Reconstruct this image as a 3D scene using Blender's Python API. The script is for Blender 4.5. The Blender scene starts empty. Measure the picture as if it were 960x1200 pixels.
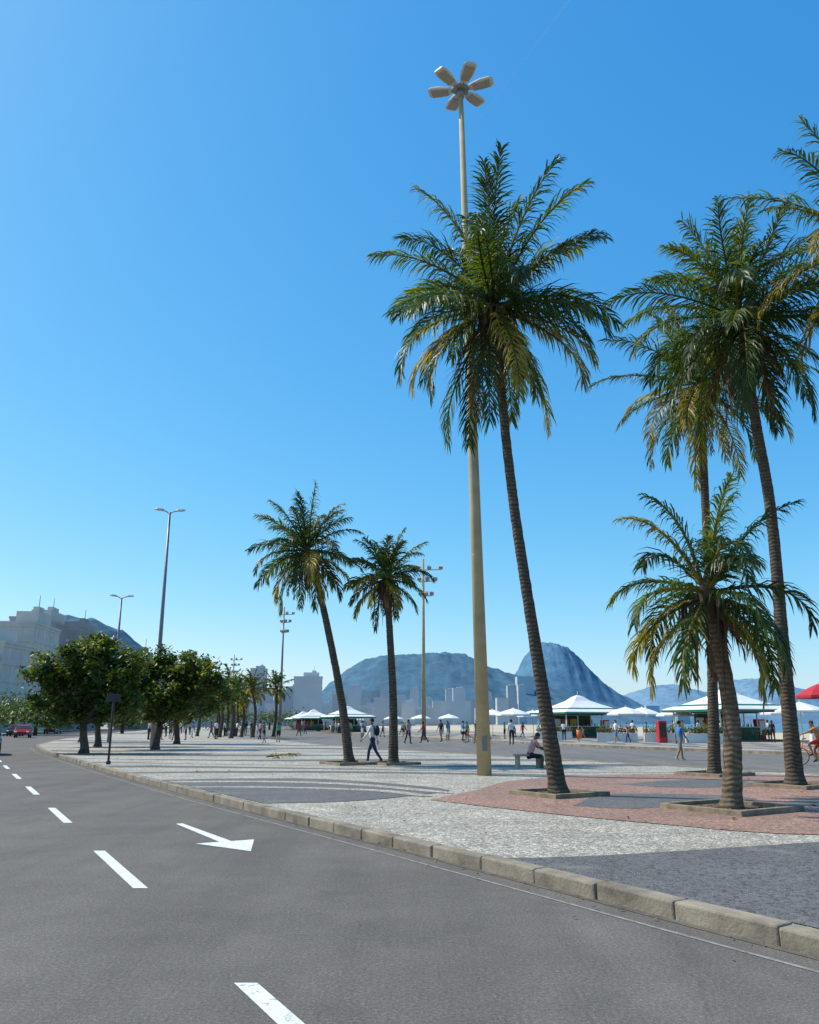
import bpy, bmesh, math, random
from mathutils import Vector, Matrix, Euler
R = random.Random(7)
sc = bpy.context.scene
COL = sc.collection
# ------------------------------------------------------------------ materials
def newmat(name):
    m = bpy.data.materials.new(name); m.use_nodes = True
    nt = m.node_tree; b = nt.nodes['Principled BSDF']
    return m, nt, b
def pos(nt, scale=(1,1,1)):
    g = nt.nodes.new('ShaderNodeNewGeometry')
    mp = nt.nodes.new('ShaderNodeMapping'); mp.inputs['Scale'].default_value = scale
    nt.links.new(g.outputs['Position'], mp.inputs['Vector'])
    return mp.outputs['Vector']
def noise(nt, vec, scale, detail=4, rough=0.55):
    n = nt.nodes.new('ShaderNodeTexNoise'); n.inputs['Scale'].default_value = scale
    n.inputs['Detail'].default_value = detail; n.inputs['Roughness'].default_value = rough
    nt.links.new(vec, n.inputs['Vector']); return n.outputs['Fac']
def ramp(nt, fac, stops):
    r = nt.nodes.new('ShaderNodeValToRGB'); e = r.color_ramp.elements
    e[0].position = stops[0][0]; e[0].color = (*stops[0][1], 1)
    e[1].position = stops[-1][0]; e[1].color = (*stops[-1][1], 1)
    for p, c in stops[1:-1]:
        k = e.new(p); k.color = (*c, 1)
    nt.links.new(fac, r.inputs['Fac']); return r.outputs['Color']
def mixc(nt, fac, a, b, mode='MIX'):
    m = nt.nodes.new('ShaderNodeMixRGB'); m.blend_type = mode
    if isinstance(fac, (int, float)): m.inputs['Fac'].default_value = fac
    else: nt.links.new(fac, m.inputs['Fac'])
    for s, k in ((a, 'Color1'), (b, 'Color2')):
        if isinstance(s, tuple): m.inputs[k].default_value = (*s, 1)
        else: nt.links.new(s, m.inputs[k])
    return m.outputs['Color']
def bump(nt, b, h, strength, dist=0.01):
    n = nt.nodes.new('ShaderNodeBump'); n.inputs['Strength'].default_value = strength
    n.inputs['Distance'].default_value = dist
    nt.links.new(h, n.inputs['Height']); nt.links.new(n.outputs['Normal'], b.inputs['Normal'])
def M(name, c, rough=0.7, var=0.25, scale=3.0, bmp=0.0, metal=0.0, bscale=None, bdist=0.01, spec=0.3):
    m, nt, b = newmat(name)
    v = pos(nt)
    lo = tuple(x*(1-var) for x in c); hi = tuple(min(1, x*(1+var)) for x in c)
    f = noise(nt, v, scale, 6, 0.6)
    col = ramp(nt, f, [(0.3, lo), (0.7, hi)])
    nt.links.new(col, b.inputs['Base Color'])
    b.inputs['Roughness'].default_value = rough; b.inputs['Metallic'].default_value = metal
    b.inputs['Specular IOR Level'].default_value = spec
    if bmp: bump(nt, b, noise(nt, v, bscale or scale*8, 4), bmp, bdist)
    return m
def leafmat(name, c, tr=0.4, rough=0.45):
    m, nt, b = newmat(name)
    v = pos(nt)
    col = ramp(nt, noise(nt, v, 1.7, 3), [(0.3, tuple(x*0.6 for x in c)), (0.7, tuple(x*1.45 for x in c))])
    nt.links.new(col, b.inputs['Base Color']); b.inputs['Roughness'].default_value = rough
    b.inputs['Specular IOR Level'].default_value = 0.4
    t = nt.nodes.new('ShaderNodeBsdfTranslucent')
    tc = mixc(nt, 1.0, col, (1.7, 1.7, 0.5), 'MULTIPLY'); nt.links.new(tc, t.inputs['Color'])
    mx = nt.nodes.new('ShaderNodeMixShader'); mx.inputs['Fac'].default_value = tr
    nt.links.new(b.outputs[0], mx.inputs[1]); nt.links.new(t.outputs[0], mx.inputs[2])
    nt.links.new(mx.outputs[0], nt.nodes['Material Output'].inputs['Surface'])
    return m
def asphalt(name, base):
    m, nt, b = newmat(name); v = pos(nt)
    fine = noise(nt, v, 38, 6, 0.9)
    col = ramp(nt, fine, [(0.34, tuple(x*0.35 for x in base)), (0.47, tuple(x*0.88 for x in base)), (0.55, base), (0.66, tuple(x*2.2 for x in base))])
    mp = nt.nodes.new('ShaderNodeMapping'); g = nt.nodes.new('ShaderNodeNewGeometry')
    mp.inputs['Rotation'].default_value = (0, 0, math.radians(-30)); mp.inputs['Scale'].default_value = (1, 0.07, 1)
    nt.links.new(g.outputs['Position'], mp.inputs['Vector'])
    tr = ramp(nt, noise(nt, mp.outputs['Vector'], 0.9, 5, 0.6), [(0.3, (0.82, 0.82, 0.82)), (0.7, (1.13, 1.13, 1.12))])
    col = mixc(nt, 1.0, col, tr, 'MULTIPLY')
    bl = ramp(nt, noise(nt, v, 0.6, 8, 0.75), [(0.32, (0.80, 0.80, 0.80)), (0.68, (1.15, 1.14, 1.12))])
    col = mixc(nt, 1.0, col, bl, 'MULTIPLY')
    vo = nt.nodes.new('ShaderNodeTexVoronoi'); vo.feature = 'DISTANCE_TO_EDGE'; vo.inputs['Scale'].default_value = 0.33
    nv = nt.nodes.new('ShaderNodeTexNoise'); nv.inputs['Scale'].default_value = 1.3; nv.inputs['Detail'].default_value = 6
    nt.links.new(v, nv.inputs['Vector'])
    ad = nt.nodes.new('ShaderNodeVectorMath'); ad.operation = 'ADD'
    nt.links.new(v, ad.inputs[0]); nt.links.new(nv.outputs['Color'], ad.inputs[1]); nt.links.new(ad.outputs[0], vo.inputs['Vector'])
    ck = ramp(nt, vo.outputs['Distance'], [(0.0, (0.72, 0.72, 0.72)), (0.006, (1, 1, 1))])
    col = mixc(nt, 0.5, col, ck, 'MULTIPLY')
    nt.links.new(col, b.inputs['Base Color']); b.inputs['Roughness'].default_value = 0.85
    b.inputs['Specular IOR Level'].default_value = 0.2
    bump(nt, b, noise(nt, v, 90, 3), 0.7, 0.007)
    return m
def mosaic(name, c, joint, scale=21):
    m, nt, b = newmat(name); v = pos(nt, (1, 1, 0.0))
    vo = nt.nodes.new('ShaderNodeTexVoronoi'); vo.inputs['Scale'].default_value = scale
    ve = nt.nodes.new('ShaderNodeTexVoronoi'); ve.feature = 'DISTANCE_TO_EDGE'; ve.inputs['Scale'].default_value = scale
    nt.links.new(v, vo.inputs['Vector']); nt.links.new(v, ve.inputs['Vector'])
    bw = nt.nodes.new('ShaderNodeRGBToBW'); nt.links.new(vo.outputs['Color'], bw.inputs[0])
    col = ramp(nt, bw.outputs[0], [(0.15, tuple(x*0.55 for x in c)), (0.5, c), (0.85, tuple(min(.8, x*1.5) for x in c))])
    d = ramp(nt, noise(nt, v, 0.8, 7, 0.7), [(0.3, (0.66, 0.65, 0.62)), (0.7, (1.18, 1.17, 1.15))])
    col = mixc(nt, 1.0, col, d, 'MULTIPLY')
    d2 = ramp(nt, noise(nt, v, 0.17, 5, 0.6), [(0.35, (0.85, 0.85, 0.85)), (0.65, (1.1, 1.1, 1.1))])
    col = mixc(nt, 1.0, col, d2, 'MULTIPLY')
    pf = ramp(nt, noise(nt, v, 0.6, 6, 0.75), [(0.56, (0, 0, 0)), (0.66, (0.55, 0.55, 0.55))])
    bw2 = nt.nodes.new('ShaderNodeRGBToBW'); nt.links.new(pf, bw2.inputs[0])
    col = mixc(nt, bw2.outputs[0], col, (0.27, 0.24, 0.20))
    jf = ramp(nt, ve.outputs['Distance'], [(0.0, (0, 0, 0)), (0.12, (1, 1, 1))])
    jb = nt.nodes.new('ShaderNodeRGBToBW'); nt.links.new(jf, jb.inputs[0])
    col = mixc(nt, jb.outputs[0], joint, col)
    nt.links.new(col, b.inputs['Base Color']); b.inputs['Roughness'].default_value = 0.75
    bump(nt, b, jb.outputs[0], 0.5, 0.008)
    return m
def trunkmat(name, c):
    m, nt, b = newmat(name); v = pos(nt)
    w = nt.nodes.new('ShaderNodeTexWave'); w.bands_direction = 'Z'; w.inputs['Scale'].default_value = 3.4
    w.inputs['Distortion'].default_value = 6; w.inputs['Detail'].default_value = 4; nt.links.new(v, w.inputs['Vector'])
    col = ramp(nt, w.outputs['Fac'], [(0.0, tuple(x*0.62 for x in c)), (0.6, c), (1.0, tuple(x*1.15 for x in c))])
    d = ramp(nt, noise(nt, v, 6, 7, 0.75), [(0.3, (0.5, 0.5, 0.5)), (0.7, (1.4, 1.38, 1.3))])
    col = mixc(nt, 1.0, col, d, 'MULTIPLY')
    nt.links.new(col, b.inputs['Base Color']); b.inputs['Roughness'].default_value = 0.95
    b.inputs['Specular IOR Level'].default_value = 0.15
    bump(nt, b, w.outputs['Fac'], 0.5, 0.02)
    return m
m_asph = asphalt('asphalt', (0.150, 0.136, 0.120))
m_asph2 = asphalt('asphalt_far', (0.18, 0.168, 0.150))
def paintmat(name, wear=0.40):
    m, nt, b = newmat(name); v = pos(nt)
    f = ramp(nt, noise(nt, v, 14, 8, 0.8), [(wear-0.05, (0.2, 0.2, 0.19)), (wear+0.04, (0.70, 0.70, 0.66))])
    nt.links.new(f, b.inputs['Base Color']); b.inputs['Roughness'].default_value = 0.7
    return m
m_paint = paintmat('road_paint', 0.42)
m_faded = M('faded_paint', (0.24, 0.225, 0.20), 0.8, 0.35, 9)
m_white = mosaic('white_mosaic', (0.50, 0.46, 0.38), (0.14, 0.12, 0.09))
m_black = mosaic('black_mosaic', (0.095, 0.095, 0.10), (0.17, 0.155, 0.13))
m_red = mosaic('red_mosaic', (0.36, 0.19, 0.14), (0.19, 0.14, 0.10))
m_kerb = M('kerb_stone', (0.24, 0.20, 0.15), 0.9, 0.5, 2.0, 0.7, bscale=30, bdist=0.012)
m_soil = M('soil', (0.13, 0.09, 0.055), 0.95, 0.5, 6, 0.8, bscale=20, bdist=0.03)
m_rim = M('pit_rim', (0.24, 0.19, 0.13), 0.9, 0.4, 5, 0.5, bscale=30)
m_sand = M('sand', (0.50, 0.42, 0.30), 0.95, 0.15, 0.05)
m_ground = M('ground_earth', (0.36, 0.31, 0.24), 0.95, 0.2, 0.02)
m_conc = M('concrete', (0.33, 0.29, 0.235), 0.85, 0.25, 2.5, 0.3, bscale=40)
m_pole = M('pole_concrete', (0.42, 0.34, 0.20), 0.8, 0.18, 1.4, 0.2, bscale=40)
m_metal = M('grey_metal', (0.22, 0.22, 0.22), 0.5, 0.1, 4, metal=0.4)
m_lampw = M('lamp_housing', (0.52, 0.50, 0.44), 0.45, 0.1, 4)
m_glass = M('lamp_glass', (0.30, 0.29, 0.25), 0.15, 0.1, 4)
m_dark = M('dark_metal', (0.035, 0.035, 0.04), 0.5, 0.1, 4)
m_trunk = trunkmat('palm_bark', (0.105, 0.083, 0.065))
m_trunk2 = trunkmat('palm_bark_light', (0.17, 0.13, 0.09))
m_bark = M('tree_bark', (0.10, 0.075, 0.055), 0.95, 0.4, 6, 0.6)
L0 = leafmat('palm_leaf_dark', (0.034, 0.062, 0.016), 0.32)
L1 = leafmat('palm_leaf_mid', (0.062, 0.102, 0.020), 0.42)
L2 = leafmat('palm_leaf_yellow', (0.24, 0.20, 0.035), 0.45)
L3 = leafmat('palm_leaf_dry', (0.20, 0.125, 0.06), 0.2, 0.8)
L4 = leafmat('fibre', (0.085, 0.055, 0.035), 0.1, 0.9)
T0 = leafmat('tree_leaf_dark', (0.036, 0.068, 0.018), 0.3)
T1 = leafmat('tree_leaf_mid', (0.075, 0.112, 0.022), 0.35)
T2 = leafmat('tree_leaf_light', (0.17, 0.17, 0.03), 0.4)
T3 = leafmat('tree_leaf_rust', (0.20, 0.08, 0.03), 0.3)
m_nut = M('coconut', (0.14, 0.15, 0.04), 0.5, 0.3, 8)
m_canvas = M('white_canvas', (0.74, 0.74, 0.71), 0.7, 0.08, 1)
m_green = M('green_paint', (0.025, 0.13, 0.085), 0.5, 0.15, 2)
m_redp = M('red_paint', (0.50, 0.03, 0.03), 0.4, 0.1, 2)
m_orange = M('orange_paint', (0.65, 0.16, 0.03), 0.5, 0.1, 2)
m_wood = M('wood', (0.20, 0.11, 0.05), 0.7, 0.3, 5)
m_inter = M('dark_interior', (0.03, 0.035, 0.04), 0.4, 0.3, 2)
m_planter = M('planter_white', (0.62, 0.62, 0.6), 0.6, 0.1, 2)
m_yellow = M('yellow_paint', (0.65, 0.45, 0.05), 0.5, 0.1, 2)
m_pink = M('pink_petal', (0.6, 0.07, 0.12), 0.6, 0.3, 8)
# ------------------------------------------------------------------ mesh builder
class MB:
    def __init__(s): s.V=[]; s.F=[]; s.MI=[]; s.mats=[]; s.SM=[]
    def mi(s, m):
        if m not in s.mats: s.mats.append(m)
        return s.mats.index(m)
    def add(s, vs, fs, m, smooth=False):
        o = len(s.V); s.V.extend([tuple(v) for v in vs]); k = s.mi(m)
        for f in fs: s.F.append(tuple(i+o for i in f)); s.MI.append(k); s.SM.append(smooth)
    def box(s, c, d, m, rz=0, rx=0, ry=0, taper=1.0):
        Rm = Euler((rx, ry, rz)).to_matrix(); c = Vector(c); vs = []
        for z in (-.5, .5):
            k = taper if z > 0 else 1
            for x, y in ((-.5,-.5),(.5,-.5),(.5,.5),(-.5,.5)):
                vs.append(c + Rm @ Vector((x*d[0]*k, y*d[1]*k, z*d[2])))
        s.add(vs, [(3,2,1,0),(4,5,6,7),(0,1,5,4),(1,2,6,5),(2,3,7,6),(3,0,4,7)], m)
    def tube(s, pts, rads, n, m, smooth=True, closed=False):
        pts = [Vector(p) for p in pts]; N = len(pts); vs = []; up = None
        if isinstance(rads, (int, float)): rads = [rads]*N
        for i, p in enumerate(pts):
            if closed: t = pts[(i+1) % N]-pts[i-1]
            else: t = pts[min(i+1, N-1)]-pts[max(i-1, 0)]
            t.normalize()
            if up is None:
                up = Vector((1,0,0)) if abs(t.x) < 0.8 else Vector((0,0,1))
            a = (up - t*up.dot(t)).normalized(); up = a; b = t.cross(a)
            for k in range(n):
                th = 2*math.pi*k/n; vs.append(p + (a*math.cos(th)+b*math.sin(th))*rads[i])
        fs = []
        for i in range(N if closed else N-1):
            j = (i+1) % N
            for k in range(n):
                fs.append((i*n+k, i*n+(k+1) % n, j*n+(k+1) % n, j*n+k))
        if not closed:
            fs.append(tuple(range(n-1, -1, -1))); fs.append(tuple((N-1)*n+k for k in range(n)))
        s.add(vs, fs, m, smooth)
    def ell(s, c, r, m, seg=10, rings=7, rot=None):
        c = Vector(c); vs = []; fs = []
        for i in range(rings+1):
            ph = math.pi*i/rings
            for k in range(seg):
                th = 2*math.pi*k/seg
                p = Vector((math.sin(ph)*math.cos(th)*r[0], math.sin(ph)*math.sin(th)*r[1], math.cos(ph)*r[2]))
                if rot: p = rot @ p
                vs.append(c+p)
        for i in range(rings):
            for k in range(seg):
                fs.append((i*seg+k, (i+1)*seg+k, (i+1)*seg+(k+1) % seg, i*seg+(k+1) % seg))
        s.add(vs, fs, m, True)
    def mesh(s, name):
        me = bpy.data.meshes.new(name); me.from_pydata(s.V, [], s.F)
        for m in s.mats: me.materials.append(m)
        me.polygons.foreach_set('material_index', s.MI); me.polygons.foreach_set('use_smooth', s.SM)
        me.update(); return me
    def build(s, name, loc=(0,0,0), rz=0, sc_=1, bevel=0):
        o = bpy.data.objects.new(name, s.mesh(name)); COL.objects.link(o)
        o.location = loc; o.rotation_euler[2] = rz; o.scale = (sc_,)*3
        if bevel:
            b = o.modifiers.new('bevel', 'BEVEL'); b.width = bevel; b.segments = 2; b.limit_method = 'ANGLE'
        return o
def inst(o, name, loc, rz=0, s=1):
    q = bpy.data.objects.new(name, o.data); COL.objects.link(q)
    q.location = loc; q.rotation_euler[2] = rz; q.scale = (s,)*3
    return q
def catmull(P, n=8):
    P = [Vector(p) for p in P]; out = []
    for i in range(len(P)-1):
        a = P[i-1] if i > 0 else 2*P[0]-P[1]; b = P[i]; c = P[i+1]; d = P[i+2] if i+2 < len(P) else 2*P[-1]-P[-2]
        for k in range(n):
            t = k/n
            out.append(0.5*((2*b)+(c-a)*t+(2*a-5*b+4*c-d)*t*t+(3*b-a-3*c+d)*t**3))
    out.append(P[-1]); return out
# ------------------------------------------------------------------ layout curve (the avenue follows the bay)
KP = [(-30.0,25.2),(-10,12.85),(0,6.72),(6.4,2.89),(10.99,0.21),(18.24,-4.13),(29.2,-10.35),(48.7,-20.9),(60.5,-26.6),(82,-33.8),(115,-43),(190,-60),(300,-78),(450,-95),(700,-110)]
def f(y):
    if y <= KP[0][0]: return KP[0][1]
    for (a, x0), (b, x1) in zip(KP, KP[1:]):
        if y <= b: return x0+(x1-x0)*(y-a)/(b-a)
    return KP[-1][1]
def fs_(y):
    return sum(f(y+d) for d in (-2,-1,0,1,2))/5
YS = [-30+1.5*i for i in range(90)]+[105+10*i for i in range(35)]+[460,520,600,700]
def strip(name, a, b, z, m, y0=-30, y1=700):
    mb = MB(); ys = [y for y in YS if y0 <= y <= y1]; vs = []; fc = []
    for y in ys:
        vs += [(fs_(y)+a, y, z), (fs_(y)+b, y, z)]
    for i in range(len(ys)-1): fc.append((2*i, 2*i+1, 2*i+3, 2*i+2))
    mb.add(vs, fc, m); return mb.build(name)
g = MB(); g.add([(-14000,-3000,-.06),(14000,-3000,-.06),(14000,14000,-.06),(-14000,14000,-.06)], [(0,1,2,3)], m_ground); g.build('ground')
strip('road', -14, 0.1, 0.0, m_asph)
strip('building_side_pavement', -22, -14, 0.12, m_conc)
strip('promenade_median', 0.1, 20.5, 0.13, m_white)
strip('beach_road', 20.5, 39, 0.0, m_asph2)
strip('beach_promenade', 39, 68, 0.15, m_conc)
strip('beach_sand', 68, 300, 0.02, m_sand)
m_sea, nt, b = newmat('sea_water')
b.inputs['Base Color'].default_value = (0.02, 0.10, 0.17, 1); b.inputs['Roughness'].default_value = 0.25
bump(nt, b, noise(nt, pos(nt, (1, 1, 1)), 0.5, 6), 0.7, 0.3)
sea = MB()
L = [(-200,230),(0,150),(100,75),(200,60),(400,110),(1200,190),(2900,330),(3000,9000),(-200,9000)]
sea.add([(x, y, 0.05) for y, x in L], [tuple(range(len(L)))[::-1]], m_sea)
sea.build('sea')
def kerbstrip(name, off, w, z0, z1, m):
    mb = MB(); vs = []; fc = []
    for y in YS:
        x = fs_(y)+off; vs += [(x, y, z0), (x, y, z1), (x+w, y, z1), (x+w, y, z0)]
    for i in range(len(YS)-1):
        for k in range(3): fc.append((4*i+k, 4*i+k+1, 4*i+5+k, 4*i+4+k))
    mb.add(vs, fc, m); mb.build(name)
kerbstrip('beach_road_kerb', 20.35, 0.3, -0.05, 0.155, m_kerb)
kerbstrip('beach_promenade_kerb', 38.9, 0.3, -0.05, 0.165, m_kerb)
kb = MB(); y = -6.0
while y < 190:
    step = (0.86 if y < 60 else 4.0)*R.uniform(0.86, 1.12)
    x0, x1 = fs_(y), fs_(y+step); d = Vector((x1-x0, step, 0)); ln = d.length
    ang = math.atan2(d.y, d.x); nrm = Vector((d.y, -d.x, 0)).normalized()
    c = Vector(((x0+x1)/2, y+step/2, 0.022+R.uniform(-.006, .006)))+nrm*(0.085+R.uniform(-.012, .008))
    kb.box(c, (ln-0.014, 0.19, 0.25), m_kerb, rz=ang+R.uniform(-.010, .010), rx=R.uniform(-.04, .04), ry=R.uniform(-.006, .006))
    y += step
kb.build('kerb', bevel=0.02)
m_gut = M('gutter_dirt', (0.11, 0.10, 0.085), 0.95, 0.45, 5)
strip('gutter', -0.10, 0.02, 0.004, m_gut, -6, 60)
strip('edge_line', -0.42, -0.37, 0.004, m_faded, -6, 60)
def laneline():
    mb = MB(); y = 3.3
    for i in range(8):
        y1 = y+2.5
        def lx(v): return -1.0-0.533*(v-5.72)
        ang = 0.075
        mb.add([(lx(y)-ang, y, .004), (lx(y)+ang, y, .004), (lx(y1)+ang, y1, .004), (lx(y1)-ang, y1, .004)], [(0,1,2,3)], m_paint)
        y += 5.6
    mb.build('lane_marking')
laneline()
ar = MB(); tip = Vector((-2.05, 11.35)); d = Vector((-0.5, 0.866)).normalized(); s = Vector((d.y, -d.x))
def P2(a, b_): q = tip+d*a+s*b_; return (q.x, q.y, .005)
ar.add([P2(0,0), P2(1.05,.42), P2(1.05,.085), P2(3.5,.055), P2(3.5,-.055), P2(1.05,-.085), P2(1.05,-.42)], [(0,1,6),(2,3,4,5)], m_paint)
ar.build('road_arrow')
# ------------------------------------------------------------------ pavement mosaic patterns
def patch(mb_pts, m, z):
    bm = bmesh.new(); pts = catmull([(x, y, z) for x, y in mb_pts]+[(mb_pts[0][0], mb_pts[0][1], z)], 5)[:-1]
    vs = [bm.verts.new(p) for p in pts]; bm.faces.new(vs)
    bmesh.ops.triangulate(bm, faces=bm.faces[:])
    ys = [-10, 0, 6.4, 10.99, 18.24, 29.2, 48.7]
    for a, b_ in zip(ys, ys[1:]):
        p0 = Vector((f(a)+0.2, a, 0)); p1 = Vector((f(b_)+0.2, b_, 0)); dd = p1-p0
        n = Vector((-dd.y, dd.x, 0)).normalized()
        bmesh.ops.bisect_plane(bm, geom=bm.verts[:]+bm.edges[:]+bm.faces[:], plane_co=p0, plane_no=n, clear_outer=True)
    bmesh.ops.bisect_plane(bm, geom=bm.verts[:]+bm.edges[:]+bm.faces[:], plane_co=Vector((f(25)+20.2, 25, 0)), plane_no=Vector((0.87, 0.5, 0)), clear_outer=True)
    V = [v.co[:] for v in bm.verts]; bm.verts.index_update()
    F = [[v.index for v in fc.verts] for fc in bm.faces]; bm.free()
    return V, F
def patches(name, polys, m, z):
    mb = MB()
    for p in polys:
        V, F = patch(p, m, z)
        for fc in F:
            a, b_, c = [Vector(V[i]) for i in fc[:3]]
            if (b_-a).cross(c-a).z < 0: fc.reverse()
        mb.add(V, F, m)
    mb.build(name)
patches('black_mosaic_pavement', [
    [(0.4,9.9),(1.6,9.95),(3.0,10.35),(5.25,11.2),(9,12.4),(14,12.6),(16,4),(6,0),(3,4)],
    [(-7.0,23.0),(-4.5,23.8),(-2.2,23.4),(0.0,21.2),(0.9,19.6),(0.2,18.4),(-0.8,17.2),(-2.0,16.6),(-4.6,16.6),(-6,19)],
], m_black, 0.138)
patches('red_mosaic_pavement', [
    [(0.4,17.2),(1.5,19.6),(2.9,23.0),(6,25.5),(12,25),(17,18),(16,13.2),(8.6,13.2),(5.6,11.9),(3.6,13.3),(1.8,15.3)],
], m_red, 0.1395)
patches('black_wave_pavement', [
    [(3.0,15.9),(4.2,18.4),(6.4,18.3),(6.9,17.2),(5.2,16.2),(4.0,15.4)],
    [(6.6,15.9),(8.5,17.6),(12,17.6),(12,15.8),(9.2,16.0),(7.6,15.2)],
    [(6.2,13.2),(7.6,14.2),(9.5,13.6),(10,12.4),(8.3,12.6)],
    [(5.2,21.5),(7.5,23.0),(11,22.2),(8.6,20.8),(6.3,20.4)],
], m_black, 0.1435)
patches('white_band_pavement', [[(-7.6,21.8),(-4,22.2),(-1.5,21.2),(0.6,18.9),(0.8,19.2),(-1.2,21.6),(-4,22.7),(-7.8,22.3)],
    [(-6.5,20.2),(-3.5,20.3),(-1,19.4),(.2,18.0),(.4,18.3),(-.8,19.8),(-3.5,20.7),(-6.7,20.6)]], m_white, 0.1425)
bw_ = MB()
for i, (y0, w_) in enumerate(((26.2,1.0),(29.0,1.3),(32.4,1.6),(36.6,1.9),(41.6,2.2),(47.5,2.6),(54.5,3.0),(63,3.5),(74,4),(88,5))):
    vs = []; n = 40
    for k in range(n+1):
        u = k/n; xx = 0.3+19.9*u
        yy = y0+0.9*math.sin(u*5.5+i*.9)-u*3.0*(y0/40)
        ww = w_*(0.55+0.45*math.sin(u*4.0+i*1.7))
        vs += [(xx, yy, .134), (xx, yy+ww, .134)]
    vs = [(fs_(yv)+xv, yv, zv) for xv, yv, zv in vs]
    bw_.add(vs, [(2*k, 2*k+2, 2*k+3, 2*k+1) for k in range(n)], m_black)
bw_.build('black_band_pavement')
pw = MB()
for k in range(5):
    vs = []; fc = []; off = 42+k*2.6; n = 0
    y = 20
    while y < 180:
        x = fs_(y)+off+0.6*math.sin(y*0.9); vs += [(x, y, .154), (x+1.1+0.3*math.sin(y*.9+1), y, .154)]; y += 0.7; n += 1
    for i in range(n-1): fc.append((2*i, 2*i+1, 2*i+3, 2*i+2))
    pw.add(vs, fc, m_black)
pw.build('wave_mosaic_pavement')
# ------------------------------------------------------------------ palms
def frond(mb, o, az, el, length, droop, m, rr, nl=44, lw=0.03, ll=0.72, stem=None, twist=0.0):
    n = 12; p = Vector(o); pts = [p.copy()]; e = el; a = az
    for i in range(n):
        t = (i+1)/n
        e -= droop*(0.15+1.7*t*t)/n; e = max(e, -1.50); a += twist/n
        p = p+Vector((math.cos(a)*math.cos(e), math.sin(a)*math.cos(e), math.sin(e)))*(length/n)
        pts.append(p.copy())
    mb.tube(pts, [0.036*(1-i/n)**0.8+0.005 for i in range(n+1)], 5, stem or m)
    V = []; F = []; V2 = []; F2 = []
    roll = rr.uniform(-.8, .8)
    alt = L2 if m is L1 else (L1 if m is L0 else L3)
    for i in range(nl):
        s = 0.10+0.90*(i+0.5)/nl; q = s*n; k = min(int(q), n-1); fr = q-k
        P = pts[k].lerp(pts[k+1], fr); T = (pts[k+1]-pts[k]).normalized()
        S = T.cross(Vector((0,0,1)))
        if S.length < 0.15: S = Vector((-math.sin(a), math.cos(a), 0))
        S.normalize(); S = Matrix.Rotation(roll*(1-s*.5), 3, T) @ S; N = S.cross(T).normalized()
        prof = min(1, 0.5+s*2.0) if s < 0.25 else max(0.38, 1-((s-0.25)/0.75)**2.0*0.60)
        for sg in (-1, 1):
            if rr.random() < 0.05: continue
            an = math.radians(56-30*s)+rr.gauss(0, .13)
            dr = (T*math.cos(an)+S*sg*math.sin(an)+N*rr.uniform(-.1, .3)).normalized()
            l = ll*prof*rr.uniform(0.72, 1.15)
            sag = rr.uniform(.35, 1.0)
            d2 = (dr+Vector((0,0,-sag))).normalized()
            d3 = (d2+Vector((0,0,-sag*1.2))).normalized()
            W = (T-dr*T.dot(dr))
            if W.length < .05: W = N.copy()
            W = (W.normalized()+N*rr.uniform(-1, 1)).normalized()*lw*0.5
            a0 = P; a1 = P+dr*l*0.36; a2 = a1+d2*l*0.34; a3 = a2+d3*l*0.32
            vv, ff = (V2, F2) if rr.random() < .10 else (V, F)
            o_ = len(vv); vv += [a0-W*.5, a0+W*.5, a1-W, a1+W, a2-W*.75, a2+W*.75, a3]
            ff += [(o_,o_+1,o_+3,o_+2), (o_+2,o_+3,o_+5,o_+4), (o_+4,o_+5,o_+6)]
    mb.add(V, F, m)
    if V2: mb.add(V2, F2, alt)
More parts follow.
